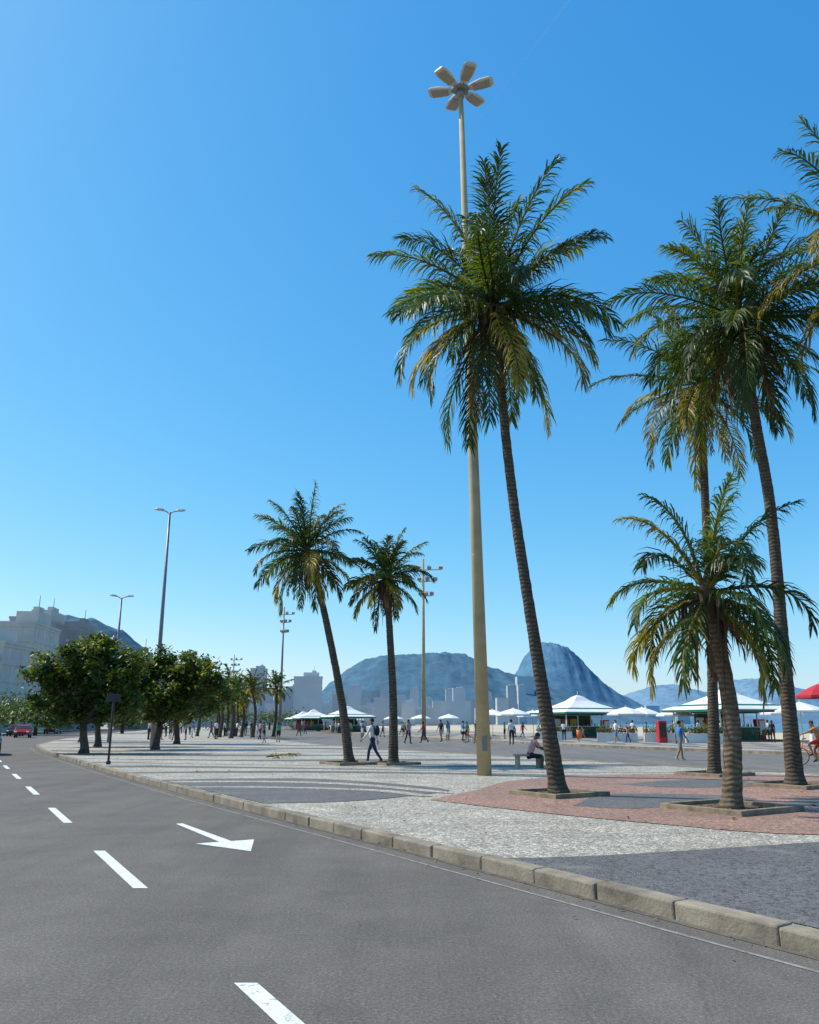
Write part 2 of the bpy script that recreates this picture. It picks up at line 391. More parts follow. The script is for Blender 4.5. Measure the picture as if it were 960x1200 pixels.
def palm(name, path, r0, r1, flen, nf, seed, ll=0.72, lw=0.03, nl=44, dead=4, bark=None, yellow=0.12, low=-0.55, hi=1.5, fibre=1.0, droopk=1.0, nuts=True, build=True, mb=None):
    rr = random.Random(seed); mb = mb or MB(); bark = bark or m_trunk
    P = catmull([(x, y, z) for x, y, z in path], 10); H = path[-1][2]-path[0][2]; out = []; rad = []
    tot = int(max(20, H/0.09))
    for i in range(tot+1):
        q = i/tot*(len(P)-1); k = min(int(q), len(P)-2); p = P[k].lerp(P[k+1], q-k); h = (p.z-path[0][2])
        r = r1+(r0-r1)*math.exp(-h*0.55)*1.0+(r0-r1)*0.35*(1-h/H)
        r *= 1+rr.uniform(-.022, .022)+(.012 if i % 2 else -.012)
        out.append(p+Vector((rr.uniform(-1,1), rr.uniform(-1,1), 0))*0.004); rad.append(r)
    rad[0] *= 1.3; rad[1] *= 1.22; rad[2] *= 1.12
    mb.tube(out, rad, 14, bark)
    top = Vector(path[-1])
    mb.tube([top-Vector((0,0,.6)), top-Vector((0,0,.25)), top+Vector((0,0,.1)), top+Vector((0,0,.28))], [r1*1.1, r1*1.6, r1*1.1, .03], 10, L4)
    for i in range(nf):
        t = (i+0.5)/nf; az = i*2.39996+rr.uniform(-.35, .35)
        el = hi+(low-hi)*t**0.95+rr.uniform(-.16, .16)
        u = max(0, math.cos(el))
        ln = flen*rr.uniform(.82, 1.08)*(0.95 if t < 0.1 else 1)
        dp = (0.30+0.85*u+rr.uniform(-.2, .45))*droopk
        q = rr.random()
        m = L1 if q < 0.45 else L0
        if t > 0.66 and rr.random() < yellow*2.6: m = L2
        elif rr.random() < yellow*0.35: m = L2
        frond(mb, top+Vector((math.cos(az)*.08, math.sin(az)*.08, 0.2-0.4*t)), az, el, ln, dp, m, rr, nl, lw, ll, stem=L2 if rr.random() < .5 else L1, twist=rr.uniform(-.4, .4))
    for i in range(dead):
        az = rr.uniform(0, 6.28)
        frond(mb, top+Vector((0,0,-.25)), az, rr.uniform(-1.2, -.8), flen*rr.uniform(.5, .8), 0.8, L3 if rr.random() < .4 else L4, rr, int(nl*.6), lw*.8, ll*.5, stem=L3)
    for i in range(int(26*fibre)):
        az = rr.uniform(0, 6.28); r = rr.uniform(.1, .42); l = rr.uniform(.5, 1.9)
        a = top+Vector((math.cos(az)*.08, math.sin(az)*.08, -.1)); b_ = a+Vector((math.cos(az)*r, math.sin(az)*r, -.15))
        c = b_+Vector((rr.uniform(-.05,.05), rr.uniform(-.05,.05), -l))
        mb.tube([a, b_, b_.lerp(c, .5)+Vector((rr.uniform(-.05,.05),0,0)), c], [.02, .03, .022, .004], 4, L4 if rr.random() < .75 else L3)
    if nuts:
        for i in range(9):
            az = rr.uniform(0, 6.28); mb.ell(top+Vector((math.cos(az)*.28, math.sin(az)*.28, rr.uniform(-.5,-.15))), (.1,.1,.13), m_nut, 8, 6)
    if build: return mb.build(name)
palm('coconut_palm', [(3.16,18.3,.1),(2.95,18.3,1.93),(2.70,18.3,3.96),(2.46,18.3,6.0),(2.30,18.3,7.8),(2.17,18.3,9.8),(2.08,18.3,11.6)], .18, .10, 3.35, 42, 11, ll=.9, lw=.038, nl=68, dead=8, yellow=.09, fibre=1.8, low=-.95)
palm('coconut_palm', [(9.27,20.7,.1),(9.34,20.7,3.4),(9.42,20.7,6.95),(9.28,20.7,9.55),(9.15,20.7,12.5)], .2, .125, 3.6, 42, 23, ll=.92, lw=.04, nl=66, dead=9, yellow=.05, fibre=2.6, low=-.95)
palm('coconut_palm', [(8.94,25.2,.1),(9.2,25.2,4),(9.4,25.2,8.1),(9.6,25.2,12.5)], .18, .12, 3.4, 34, 5, ll=.88, lw=.04, nl=56, dead=5, yellow=.25, fibre=1, low=-1.0)
palm('coconut_palm', [(5.65,15.25,.1),(5.76,15.25,1.0),(5.80,15.25,1.9),(5.70,15.25,3.0),(5.58,15.25,4.0)], .165, .115, 2.15, 24, 31, ll=.70, lw=.034, nl=54, dead=4, bark=m_trunk2, yellow=.12, low=-.8, hi=1.4, fibre=1.0, droopk=1.6, nuts=False)
palm('coconut_palm', [(10.0,17.0,.1),(10.3,17,4),(10.7,17,9),(10.9,17,12.6)], .2, .12, 3.5, 30, 44, yellow=.7, nl=60, ll=.85, lw=.034)
palm('coconut_palm', [(-2.23,32,.1),(-2.6,32,2.5),(-3.15,32,5.06),(-3.75,32,7.4),(-4.1,32,8.3)], .18, .12, 2.6, 34, 52, ll=.75, nl=48, lw=.045, dead=4, yellow=.08, nuts=False, low=-.9)
palm('coconut_palm', [(-.6,31.9,.1),(-.62,31.9,2.5),(-.75,31.9,4.8),(-.9,31.9,7.2)], .18, .12, 2.0, 28, 63, ll=.62, nl=42, lw=.045, dead=3, yellow=.08, nuts=False, low=-.7)
gp = MB(); rg = random.Random(3)
for x, y, h in ((-17,92,5.4),(-19,96,4.7),(-20.5,100,5.4),(-22.5,104,4.6),(-16,100,5.8),(-24.5,108,4.8),(-18.5,88,5.0),(-27,118,5.0),(-21,94,4.6),(-25.5,102,5.0),(-23,112,5.6)):
    palm('', [(x,y,.1),(x+.2,y,h*.5),(x+rg.uniform(-.4,.4),y,h)], .2, .15, 2.3, 20, int(x*-10+y), ll=.7, nl=18, lw=.12, dead=0, yellow=.2, fibre=.2, nuts=False, build=False, mb=gp)
gp.build('distant_palm_grove')
for (x, y, w) in ((3.16,18.3,1.5),(9.27,20.7,1.6),(8.94,25.2,1.6),(5.65,15.25,1.7),(-2.23,32,1.7),(-.6,31.9,1.5),(10.0,17,1.6)):
    mb = MB(); t = .11
    for k in range(4):
        a = k*math.pi/2; c = Vector((math.cos(a), math.sin(a), 0))*(w/2-t/2)
        mb.box((c.x, c.y, .04), (t, w-(0 if k % 2 == 0 else 2*t+.01), .11+.01*(k%2)), m_rim, rz=a)
    mb.box((0,0,.01), (w-2*t-.01, w-2*t-.01, .05), m_soil)
    for i in range(70):
        mb.ell((R.uniform(-.6,.6)*w*.6, R.uniform(-.6,.6)*w*.6, .035), (.03,.04,.02), R.choice([m_soil,m_soil,L3]), 5, 4)
    mb.build('tree_pit', (x, y, .13), math.radians(32), bevel=.015)
# ------------------------------------------------------------------ broadleaf trees
def tree(name, loc, clumps, seed, nleaf, trunk_r=.22, fh=1.5):
    rr = random.Random(seed); mb = MB(); ft = Vector((rr.uniform(-.2,.2), 0, fh))
    mb.tube([(0,0,-.1),(0.03,0,.3),ft*0.6,ft], [trunk_r*1.5, trunk_r, trunk_r*.85, trunk_r*.8], 10, m_bark)
    for c, r in clumps:
        c = Vector(c); mid = ft.lerp(c, .5)+Vector((rr.uniform(-.3,.3), rr.uniform(-.3,.3), rr.uniform(-.1,.35)))
        pts = catmull([ft, mid, c], 4)
        mb.tube(pts, [trunk_r*.55*(1-i/len(pts))+.03 for i in range(len(pts))], 6, m_bark)
        for j in range(5):
            e = c+Vector((rr.uniform(-1,1)*r[0]*.8, rr.uniform(-1,1)*r[1]*.8, rr.uniform(-.6,.8)*r[2]))
            mb.tube([pts[-3], pts[-3].lerp(e, .5)+Vector((0,0,.1)), e], [.04,.025,.01], 4, m_bark)
    vol = sum(r[0]*r[1]*r[2] for c, r in clumps); buf = {T0:([],[]), T1:([],[]), T2:([],[]), T3:([],[])}
    for c, r in clumps:
        c = Vector(c); nsub = 24; n = int(nleaf*r[0]*r[1]*r[2]/vol)
        subs = []
        for i in range(nsub):
            d = Vector((rr.gauss(0,1), rr.gauss(0,1), rr.gauss(0,1))).normalized()*rr.uniform(.5, 1.05)
            subs.append((Vector((d.x*r[0], d.y*r[1], d.z*r[2])), rr.uniform(.24, .46), rr.random()))
        for i in range(n):
            sb, sr, tone = rr.choice(subs)
            p = c+sb+Vector((rr.gauss(0,1), rr.gauss(0,1), rr.gauss(0,.7)))*sr*.7
            q = rr.random()*.6+tone*.4
            m = T0 if q < .38 else (T1 if q < .70 else (T2 if q < .98 else T3))
            V, F = buf[m]; s = rr.uniform(.10, .19)
            Rm = Euler((rr.uniform(-.9,.9), rr.uniform(-.9,.9), rr.uniform(0,6.28))).to_matrix()
            o = len(V)
            for a in ((-1,0,0),(-.2,-.5,.1),(1,0,-.1),(-.2,.5,.1)): V.append(p+Rm @ Vector(a)*s)
            F.append((o,o+1,o+2,o+3))
    for m, (V, F) in buf.items():
        if V: mb.add(V, F, m)
    return mb.build(name, loc)
tree('almond_tree', (-16.6,43.5,.13), [((-1.7,0,3.0),(1.4,1.5,1.2)),((-.6,.3,4.7),(1.6,1.4,1.2)),((.9,0,3.6),(1.5,1.4,1.3)),((-2.3,-.3,4.2),(1.0,1.0,.8)),((.2,-.3,2.4),(1.5,1.3,.9)),((.3,.5,5.4),(.8,.8,.55)),((1.9,.4,4.4),(.9,.8,.8)),((-1.3,0,1.9),(1.2,1.2,.6)),((1.6,.2,2.4),(1.1,1.1,.8))], 1, 13000)
tree('almond_tree', (-14.9,50,.13), [((-1.6,0,4.2),(1.7,1.5,1.3)),((.8,.3,4.7),(1.7,1.4,1.2)),((2.3,0,3.8),(1.5,1.4,1.2)),((-2.2,-.3,3.0),(1.3,1.0,1.0)),((.6,-.3,2.9),(1.8,1.3,1.0)),((2.9,.5,4.3),(.9,.8,.8)),((.3,0,2.2),(2.2,1.4,.7))], 2, 12000)
tree('almond_tree', (-20.5,56,.13), [((-1.6,0,4.4),(1.9,1.5,1.3)),((.8,.3,5.2),(1.9,1.4,1.5)),((1.9,0,3.6),(1.6,1.4,1.2)),((-2.0,-.3,3.0),(1.5,1.0,1.1)),((.6,-.3,2.6),(2.0,1.3,1.0))], 3, 11000)
tree('almond_tree', (-17.5,64,.13), [((-1.6,0,4.2),(1.9,1.5,1.4)),((.8,.3,5.2),(1.9,1.4,1.4)),((2.6,0,3.8),(1.8,1.4,1.3)),((.6,-.3,2.7),(2.4,1.3,1.1))], 4, 9000)
tree('almond_tree', (-27,70,.13), [((-1.6,0,4.0),(1.9,1.5,1.4)),((.8,.3,5.0),(1.9,1.4,1.4)),((2.0,0,3.6),(1.6,1.4,1.2)),((.6,-.3,2.9),(2.2,1.3,1.2))], 5, 8000)
rt = random.Random(9); V = []; F = []; dt = MB()
for x, y, r, h in ((-52,118,5,5),(-60,128,6,6),(-68,140,6,5.5),(-44,130,3.5,4.5),(-46,150,4,5),(-50,170,4,5),(-40,190,5,5),(-52,210,5,6),(-38,230,6,5),(-30,240,6,5),(-80,150,6,6),(-62,115,4,5)):
    dt.tube([(x,y,0),(x,y,h*.5)], [.3,.2], 6, m_bark)
    for i in range(1300):
        d = Vector((rt.gauss(0,.5), rt.gauss(0,.5), rt.gauss(0,.35))); p = Vector((x,y,h*.62))+Vector((d.x*r,d.y*r,d.z*h*.55)); s = rt.uniform(.2,.4)
        p.z = max(p.z, 1.2)
        Rm = Euler((rt.uniform(-.9,.9), rt.uniform(-.9,.9), rt.uniform(0,6.28))).to_matrix(); o = len(V)
        for a in ((-1,0,0),(-.2,-.5,.1),(1,0,-.1),(-.2,.5,.1)): V.append(p+Rm @ Vector(a)*s)
        F.append((o,o+1,o+2,o+3))
o = len(dt.V); dt.V.extend([tuple(v) for v in V])
for i, q in enumerate(F):
    dt.F.append(tuple(k+o for k in q)); dt.MI.append(dt.mi(T0 if i % 2 else T1)); dt.SM.append(False)
dt.build('distant_street_trees')
# ------------------------------------------------------------------ lamps
def big_lamp():
    mb = MB(); H = 23.7; top = Vector((-.33, 0, H))
    mb.tube([(0,0,-.1), top*0.33, top*.66, top], [.215, .175, .135, .085], 20, m_pole)
    mb.tube([top-Vector((0,0,.1)), top+Vector((0,0,.25))], [.13, .13], 12, m_metal)
    mb.tube([top+Vector((0,0,.22)), top+Vector((0,0,.3))], [.3, .3], 12, m_metal)
    for k in range(6):
        a = math.radians(-15+60*k); d = Vector((math.cos(a), math.sin(a), .10)); c = top+Vector((0,0,.22)); sd = Vector((-math.sin(a), math.cos(a), 0))
        mb.tube([c, c+d*.35], .045, 6, m_metal)
        V = []
        prof = [(.28,.10,.05),(.42,.17,.09),(.75,.25,.13),(1.08,.25,.11),(1.20,.19,.05)]
        for r, w, hh in prof:
            for (p, q) in ((-1,0),(-.7,1),(.7,1),(1,0),(.85,-.35),(-.85,-.35)): V.append(c+d*r+sd*w*p+Vector((0,0,hh*q)))
        F = []
        for i in range(4):
            for j in range(6): F.append((i*6+j, i*6+(j+1)%6, i*6+6+(j+1)%6, i*6+6+j))
        F += [tuple(range(6)), tuple(range(24,30))[::-1]]
        mb.add(V, F, m_lampw)
        mb.box(c+d*.78+Vector((0,0,-.055)), (.6,.32,.03), m_glass, rz=a, ry=-.10)
    for h in (1.4, 6.5, 13): mb.tube([top*(h/H), top*((h+.09)/H)], .2-.0045*h+.01, 16, m_metal)
    mb.box((0,-.2,.9), (.14,.05,.4), m_metal)
    mb.build('street_lamp', (2.2, 25.2, .13))
big_lamp()
def twin_lamp(loc, H, rz=0, mat=m_metal):
    mb = MB(); mb.tube([(0,0,-.1),(0,0,H*.5),(0,0,H)], [.16,.12,.07], 12, mat)
    for s in (-1, 1):
        mb.tube([(0,0,H-.1),(s*.25,0,H+.05),(s*.5,0,H+.1)], .035, 6, mat)
        V = []
        for x, w, hh in ((.35,.07,.05),(.5,.14,.09),(.8,.15,.09),(.98,.07,.03)):
            for p, q in ((-1,0),(-.6,1),(.6,1),(1,0),(.7,-.5),(-.7,-.5)): V.append((s*x, w*p, H+.08+x*.08+hh*q))
        F = []
        for i in range(3):
            for j in range(6): F.append((i*6+j, i*6+(j+1)%6, i*6+6+(j+1)%6, i*6+6+j))
        F += [tuple(range(6)), tuple(range(18,24))[::-1]]
        mb.add(V, F, m_lampw)
    mb.tube([(0,0,1.3),(0,0,1.7)], .19, 12, mat); mb.build('street_lamp', loc, rz)
twin_lamp((-15.6,51.7,.13), 14.8, .2)
twin_lamp((-23.9,67.7,.13), 11.6, .3)
def flood(loc, H, mat, s=1):
    mb = MB(); mb.tube([(0,0,-.1),(0,0,H)], [.22,.11], 12, mat)
    for i, h in enumerate((H-1.2, H-2.4, H-3.9)):
        w = (1.9, 1.3, .9)[i]*s
        mb.tube([(-w*.35,0,h),(w,0,h+.1)], .05, 6, mat)
        for k in range(3):
            x = -w*.3+w*1.25*k/2
            mb.box((x, -.15, h+.28), (.42,.3,.34), m_lampw, rx=.5); mb.tube([(x,0,h+.05),(x,-.1,h+.2)], .03, 5, mat)
            mb.box((x, -.33, h+.2), (.34,.02,.26), m_glass, rx=.5)
    mb.build('floodlight_mast', loc)
flood((1.4,83,.13), 17.9, m_pole); flood((-19,124,.13), 18.6, m_metal, s=.8)
flood((-38,180,.1), 16, m_metal, s=.9); flood((-60,250,.1), 16, m_metal, s=.9)
sg = MB(); sg.tube([(0,0,-.1),(0,0,2.5)], .045, 8, m_dark); sg.box((0,.0,2.42), (.5,.05,.28), m_dark); sg.tube([(0,0,0),(0,0,.12)], .09, 8, m_dark)
sg.build('traffic_sign', (-11.25,32,.13), .5, bevel=.01)
kl = MB(); a = Vector((7.8,32.5,35.8)); b2 = Vector((-6,61,38)); pts = [a.lerp(b2, i/14)-Vector((0,0,1.2*math.sin(math.pi*i/14))) for i in range(15)]
kl.tube([a+(a-b2)*.3]+pts, .006, 4, m_lampw); kl.build('kite_string')
# ------------------------------------------------------------------ kiosks, umbrellas etc.
def sq(half, z):
    V = []
    for k in range(4):
        for j in range(4):
            a = [(-1,-1),(1,-1),(1,1),(-1,1)][k]; b_ = [(-1,-1),(1,-1),(1,1),(-1,1)][(k+1)%4]; t = j/4
            sag = 1-.06*math.sin(math.pi*t)
            V.append(((a[0]*(1-t)+b_[0]*t)*half*sag, (a[1]*(1-t)+b_[1]*t)*half*sag, z))
    return V
def kiosk_mesh():
    mb = MB(); rr = random.Random(4)
    mb.box((0,0,.06), (8.4,6.4,.14), m_wood)
    rings = [(3.9,2.62),(3.7,2.74),(3.15,2.93),(2.7,3.08),(1.8,3.45),(1.0,3.85),(.45,4.3),(.12,4.45)]
    V = []
    for h, z in rings: V += sq(h, z)
    F = []; Fg = []
    for i in range(len(rings)-1):
        for k in range(16):
            q = (i*16+k, i*16+(k+1)%16, i*16+16+(k+1)%16, i*16+16+k)
            (Fg if i == 2 else F).append(q)
    mb.add(V, F, m_canvas); mb.add(V, Fg, m_green)
    Vf = sq(3.9, 2.42)+sq(3.9, 2.62)
    mb.add(Vf, [(k, (k+1)%16, 16+(k+1)%16, 16+k) for k in range(16)], m_green)
    mb.tube([(0,0,4.4),(0,0,4.9)], [.06,.02], 6, m_canvas)
    for x in (-3.3,3.3):
        for y in (-3.0,3.0): mb.tube([(x,y,.1),(x,y,2.6)], .07, 8, m_canvas)
    mb.box((0,.3,.62), (4.6,2.8,1.0), m_green); mb.box((0,.3,1.16), (5.0,3.2,.07), m_planter)
    mb.box((0,1.4,1.75), (4.4,.5,1.1), m_inter); mb.box((0,.3,2.42), (4.8,3.0,.2), m_green)
    for x in (-2.2,-.8,.8,2.2): mb.box((x,-1.15,1.75), (.09,.09,1.12), m_planter)
    for x in (-2.0,-1.0,0,1.0,2.0): mb.box((x,1.12,1.6), (.8,.03,.7), rr.choice([m_yellow,m_canvas,m_orange,m_inter]))
    for i in range(34):
        x = rr.uniform(-2.1,2.1); mb.tube([(x,-.9,1.2),(x,-.9,1.36),(x,-.9,1.46)], [.035,.035,.012], 6, rr.choice([m_green,m_redp,m_yellow,m_nut,m_inter]))
    mb.box((2.9,-.6,.98), (.7,.65,1.7), m_redp); mb.box((2.9,-.94,1.1), (.56,.02,1.2), m_planter)
    for x, y in ((-3.4,-2.1),(-1.2,-2.4),(1.6,-2.3)):
        mb.tube([(x,y,.1),(x,y,.85)], .04, 6, m_dark); mb.tube([(x,y,.84),(x,y,.88)], .4, 12, m_planter)
        for a in (0,2.1,4.2):
            cx, cy = x+.65*math.cos(a), y+.65*math.sin(a); mb.box((cx,cy,.52), (.4,.4,.04), m_wood, rz=a); mb.box((cx+.2*math.cos(a),cy+.2*math.sin(a),.75), (.04,.38,.42), m_wood, rz=a)
            for dx in (-.17,.17):
                for dy in (-.17,.17): mb.tube([(cx+dx,cy+dy,.1),(cx+dx,cy+dy,.5)], .02, 4, m_dark)
    return mb
k1 = kiosk_mesh().build('beach_kiosk', (27.8,74,.15), math.radians(20))
for x, y, r in ((18.4,92,20),(-11,150,25),(-21,185,20),(-27,215,25),(-33,290,20)): inst(k1, 'beach_kiosk', (x,y,.15), math.radians(r))
def umb(m, r=1.7, H=2.9, n=8, rise=.65):
    mb = MB(); mb.tube([(0,0,0),(0,0,H+.1)], .035, 6, m_planter); mb.tube([(0,0,0),(0,0,.08)], .3, 10, m_conc)
    V = [(0,0,H)]
    for (k_, dz) in ((.35,.28),(.7,.62),(1,1),(1,1.22)):
        for k in range(n):
            a = 2*math.pi*k/n; V.append((r*k_*math.cos(a), r*k_*math.sin(a), H-rise*dz))
    F = [(0,1+k,1+(k+1)%n) for k in range(n)]
    for i in range(3):
        for k in range(n): F.append((1+i*n+k, 1+i*n+n+k, 1+i*n+n+(k+1)%n, 1+i*n+(k+1)%n))
    mb.add(V, F, m)
    for k in range(n):
        a = 2*math.pi*k/n; mb.tube([(0,0,H-.35*rise-.3),(r*.7*math.cos(a), r*.7*math.sin(a), H-rise*.66)], .012, 4, m_planter)
    return mb
u0 = umb(m_canvas, 1.9, 3.0).build('parasol', (22.6,82,.15))
for x, y, s in ((20.5,80,1),(11.8,96,1.05),(10.2,104,1.05),(31.5,68,1.05),(24.6,78,.95),(14.6,100,1),(-3,160,1),(2,150,1),(6.5,140,1),(-12,190,1),(33.5,76,1)): inst(u0, 'parasol', (x,y,.15), R.random(), s)
umb(m_redp, 1.3, 3.7).build('parasol', (22.0,45,0))
def planter(loc, rz, l=3.4):
    mb = MB(); mb.box((0,0,.35), (l,.8,.7), m_planter, taper=.97); mb.box((0,0,.70), (l-.2,.6,.04), m_soil)
    rr = random.Random(int(loc[0]*7)); V = []; F = []; V2 = []; F2 = []
    for i in range(900):
        p = Vector((rr.uniform(-l/2,l/2), rr.gauss(0,.22), .75+abs(rr.gauss(0,.25)))); s = rr.uniform(.05,.11)
        Rm = Euler((rr.uniform(-1,1), rr.uniform(-1,1), rr.uniform(0,6))).to_matrix()
        A, B = (V2, F2) if rr.random() < .12 else (V, F); o = len(A)
        for a in ((-1,0,0),(-.2,-.5,.1),(1,0,-.1),(-.2,.5,.1)): A.append(p+Rm @ Vector(a)*s)
        B.append((o,o+1,o+2,o+3))
    mb.add(V, F, T1); mb.add(V2, F2, m_pink); mb.build('flower_planter', loc, rz, bevel=.02)
for x, y in ((17.6,72),(20.9,69.5),(23.2,66),(32,64),(14.0,82)): planter((x,y,.15), math.radians(-12))
fr = MB(); fr.box((0,0,.9), (.7,.65,1.7), m_redp); fr.box((0,-.34,1.0), (.50,.03,1.15), m_inter); fr.box((0,0,.04), (.6,.55,.06), m_dark); fr.box((.26,-.37,1.0), (.03,.04,.4), m_metal)
fr.build('drinks_fridge', (19.9,67,.15), .1, sc_=.95, bevel=.02)
bn = MB(); bn.tube([(0,0,.25),(0,0,1.0)], [.2,.25], 12, m_orange); bn.tube([(0,0,1.0),(0,0,1.06)], [.27,.27], 12, m_dark); bn.tube([(0,.28,0),(0,.28,1.3)], .03, 6, m_metal); bn.tube([(0,.28,.7),(0,.15,.7)],.02,5,m_metal)
b_1 = bn.build('litter_bin', (6.0,72,.15)); inst(b_1, 'litter_bin', (14,70,.15))
be = MB(); be.box((0,0,.43), (.95,.40,.06), m_conc); be.box((-.38,0,.19), (.07,.32,.42), m_conc); be.box((.38,0,.19), (.07,.32,.42), m_conc)
be.build('park_bench', (4.05,29.25,.13), .25, bevel=.012)
# ------------------------------------------------------------------ people
def cm(n, c, r=.75): return M(n, c, r, .18, 9)
SK = [cm('skin_tan', (.32,.17,.10), .55), cm('skin_brown', (.13,.065,.035), .55), cm('skin_light', (.45,.27,.19), .55)]
HR = cm('hair_black', (.015,.012,.01)); HB = cm('hair_brown', (.06,.035,.02)); SHOE = cm('shoe_dark', (.03,.03,.035)); SHW = cm('shoe_white', (.6,.6,.58)); EYE = cm('eye_dark', (.02,.02,.02)); LIP = cm('lips', (.25,.09,.07))
CW = cm('cloth_white', (.68,.68,.66)); CN = cm('cloth_navy', (.025,.035,.08)); CK = cm('cloth_black', (.02,.02,.022)); CBl = cm('cloth_blue', (.07,.20,.40)); CR = cm('cloth_red', (.5,.04,.04)); CG = cm('cloth_green', (.05,.32,.12)); CO = cm('cloth_orange', (.55,.18,.07)); CGy = cm('cloth_grey', (.2,.2,.21)); CY = cm('cloth_yellow', (.6,.45,.08)); CP=cm('cloth_pink',(.5,.25,.25))
def person(name, loc, rz, pose, skin, hair, top, bottom, shoe, h=1.75, long_sleeve=False, trousers=True, bag=None, female=False):
    lean = pose.get('lean', .03)
    def rot(v, a): return Vector((v[0], v[1]*math.cos(a)+v[2]*math.sin(a), -v[1]*math.sin(a)+v[2]*math.cos(a)))
    def dr(a, lat=0): return Vector((lat, math.sin(a), -math.cos(a))).normalized()
    verts = []; edges = []; seg = []
    def v(p, r): verts.append((Vector(p), r)); return len(verts)-1
    def e(a, b_, m0, m1=None, t=1.0): edges.append((a, b_)); seg.append((a, b_, m0, m1 or m0, t))
    pel = v((0,0,0), .118); bel = v(rot((0,.01,.15), lean), .108 if not female else .095); ch = v(rot((0,0,.33), lean), .128)
    nb = v(rot((0,-.005,.475), lean), .07); hl = pose.get('head', 0)
    nk = v(rot((0,.0,.535), lean), .048)
    hb = Vector(verts[nk][0]); hd = v(hb+rot((0,.018,.10), lean+hl), .086); ht = v(hb+rot((0,.005,.19), lean+hl), .066)
    tm = top
    e(pel, bel, bottom, tm, .35); e(bel, ch, tm); e(ch, nb, tm); e(nb, nk, tm, skin, .4); e(nk, hd, skin); e(hd, ht, skin)
    hands = []
    for sg_, (a1, a2, lat) in ((-1, pose['armL']), (1, pose['armR'])):
        sh = v(rot((sg_*(.165 if not female else .145), 0, .44), lean), .058)
        d1 = dr(a1, sg_*lat); el = v(verts[sh][0]+d1*.28, .04); mu = v(verts[sh][0]+d1*.14, .047)
        d2 = dr(a2, sg_*lat*.3*(-1 if a2 > .8 else 1)); fm = v(verts[el][0]+d2*.08, .038); wr = v(verts[el][0]+d2*.25, .025)
        pm = v(verts[wr][0]+d2*.06, .032)
        e(ch, sh, tm); e(sh, mu, tm); e(mu, el, tm, tm if long_sleeve else skin, .45); lm = top if long_sleeve else skin
        e(el, fm, lm); e(fm, wr, lm); e(wr, pm, skin); hands.append((verts[pm][0], d2, sg_))
    feet = []
    for sg_, (a1, a2, fa) in ((-1, pose['legL']), (1, pose['legR'])):
        hp = v((sg_*.085, 0, -.05), .088); lat = pose.get('leglat', 0.02)*sg_
        d1 = dr(a1, lat); tm_ = v(verts[hp][0]+d1*.2, .076); kn = v(verts[hp][0]+d1*.42, .053)
        d2 = dr(a2, 0); cf = v(verts[kn][0]+d2*.13, .054); an = v(verts[kn][0]+d2*.40, .036)
        fd = Vector((sg_*.02, math.cos(fa), -math.sin(fa)))
        he = v(verts[an][0]+d2*.03-fd*.03, .035); to = v(verts[an][0]+fd*.17+d2*.045, .026)
        lm = bottom if trousers else skin
        e(pel, hp, bottom); e(hp, tm_, bottom); e(tm_, kn, bottom, bottom if trousers else skin, .75); e(kn, cf, lm); e(cf, an, lm); e(an, to, shoe); feet += [verts[to][0].z-.026, verts[he][0].z-.03]
        edges.append((an, he)); seg.append((an, he, shoe, shoe, 1))
    bm = bmesh.new(); lay = bm.verts.layers.skin.verify(); bv = []
    for i, (p, r) in enumerate(verts):
        x = bm.verts.new(p); x[lay].radius = (r*1.1, r*1.1); x[lay].use_root = (i == 0); bv.append(x)
    for a, b_ in edges: bm.edges.new((bv[a], bv[b_]))
    me = bpy.data.meshes.new('tmp'); bm.to_mesh(me); bm.free()
    ob = bpy.data.objects.new('tmp', me); COL.objects.link(ob)
    md = ob.modifiers.new('s', 'SKIN'); md.use_smooth_shade = True; ob.modifiers.new('d', 'SUBSURF').levels = 1
    bpy.context.view_layer.update(); dg = bpy.context.evaluated_depsgraph_get()
    em = bpy.data.meshes.new_from_object(ob.evaluated_get(dg)); bpy.data.objects.remove(ob)
    mb = MB(); groups = {}
    co = [x.co.copy() for x in em.vertices]
    for p in em.polygons:
        c = p.center; best = None
        for a, b_, m0, m1, t in seg:
            A = verts[a][0]; B = verts[b_][0]; AB = B-A; q = max(0, min(1, (c-A).dot(AB)/max(1e-9, AB.length_squared)))
            dd = (c-(A+AB*q)).length-(verts[a][1]*(1-q)+verts[b_][1]*q)
            if best is None or dd < best[0]: best = (dd, m0 if q < t else m1)
        groups.setdefault(best[1], []).append(tuple(p.vertices))
    mb.V.extend([tuple(c) for c in co])
    for m, fs in groups.items():
        k = mb.mi(m)
        for q in fs: mb.F.append(q); mb.MI.append(k); mb.SM.append(True)
    hc = verts[hd][0]; Rh = Matrix(((1,0,0),(0,math.cos(lean+hl),math.sin(lean+hl)),(0,-math.sin(lean+hl),math.cos(lean+hl))))
    def hp_(x, y, z): return hc+Rh @ Vector((x,y,z))
    mb.ell(hp_(0,-.022,.045), (.083,.092,.088), hair, 12, 8, Rh)
    if female: mb.ell(hp_(0,-.07,-.06), (.07,.04,.13), hair, 10, 7, Rh)
    mb.ell(hp_(0,.095,-.005), (.012,.018,.02), skin, 6, 5, Rh); mb.ell(hp_(0,.082,-.04), (.025,.008,.007), LIP, 6, 4, Rh)
    for s in (-1,1):
        mb.ell(hp_(s*.03,.082,.018), (.013,.008,.008), EYE, 6, 4, Rh); mb.ell(hp_(s*.085,0,0), (.012,.022,.03), skin, 6, 5, Rh)
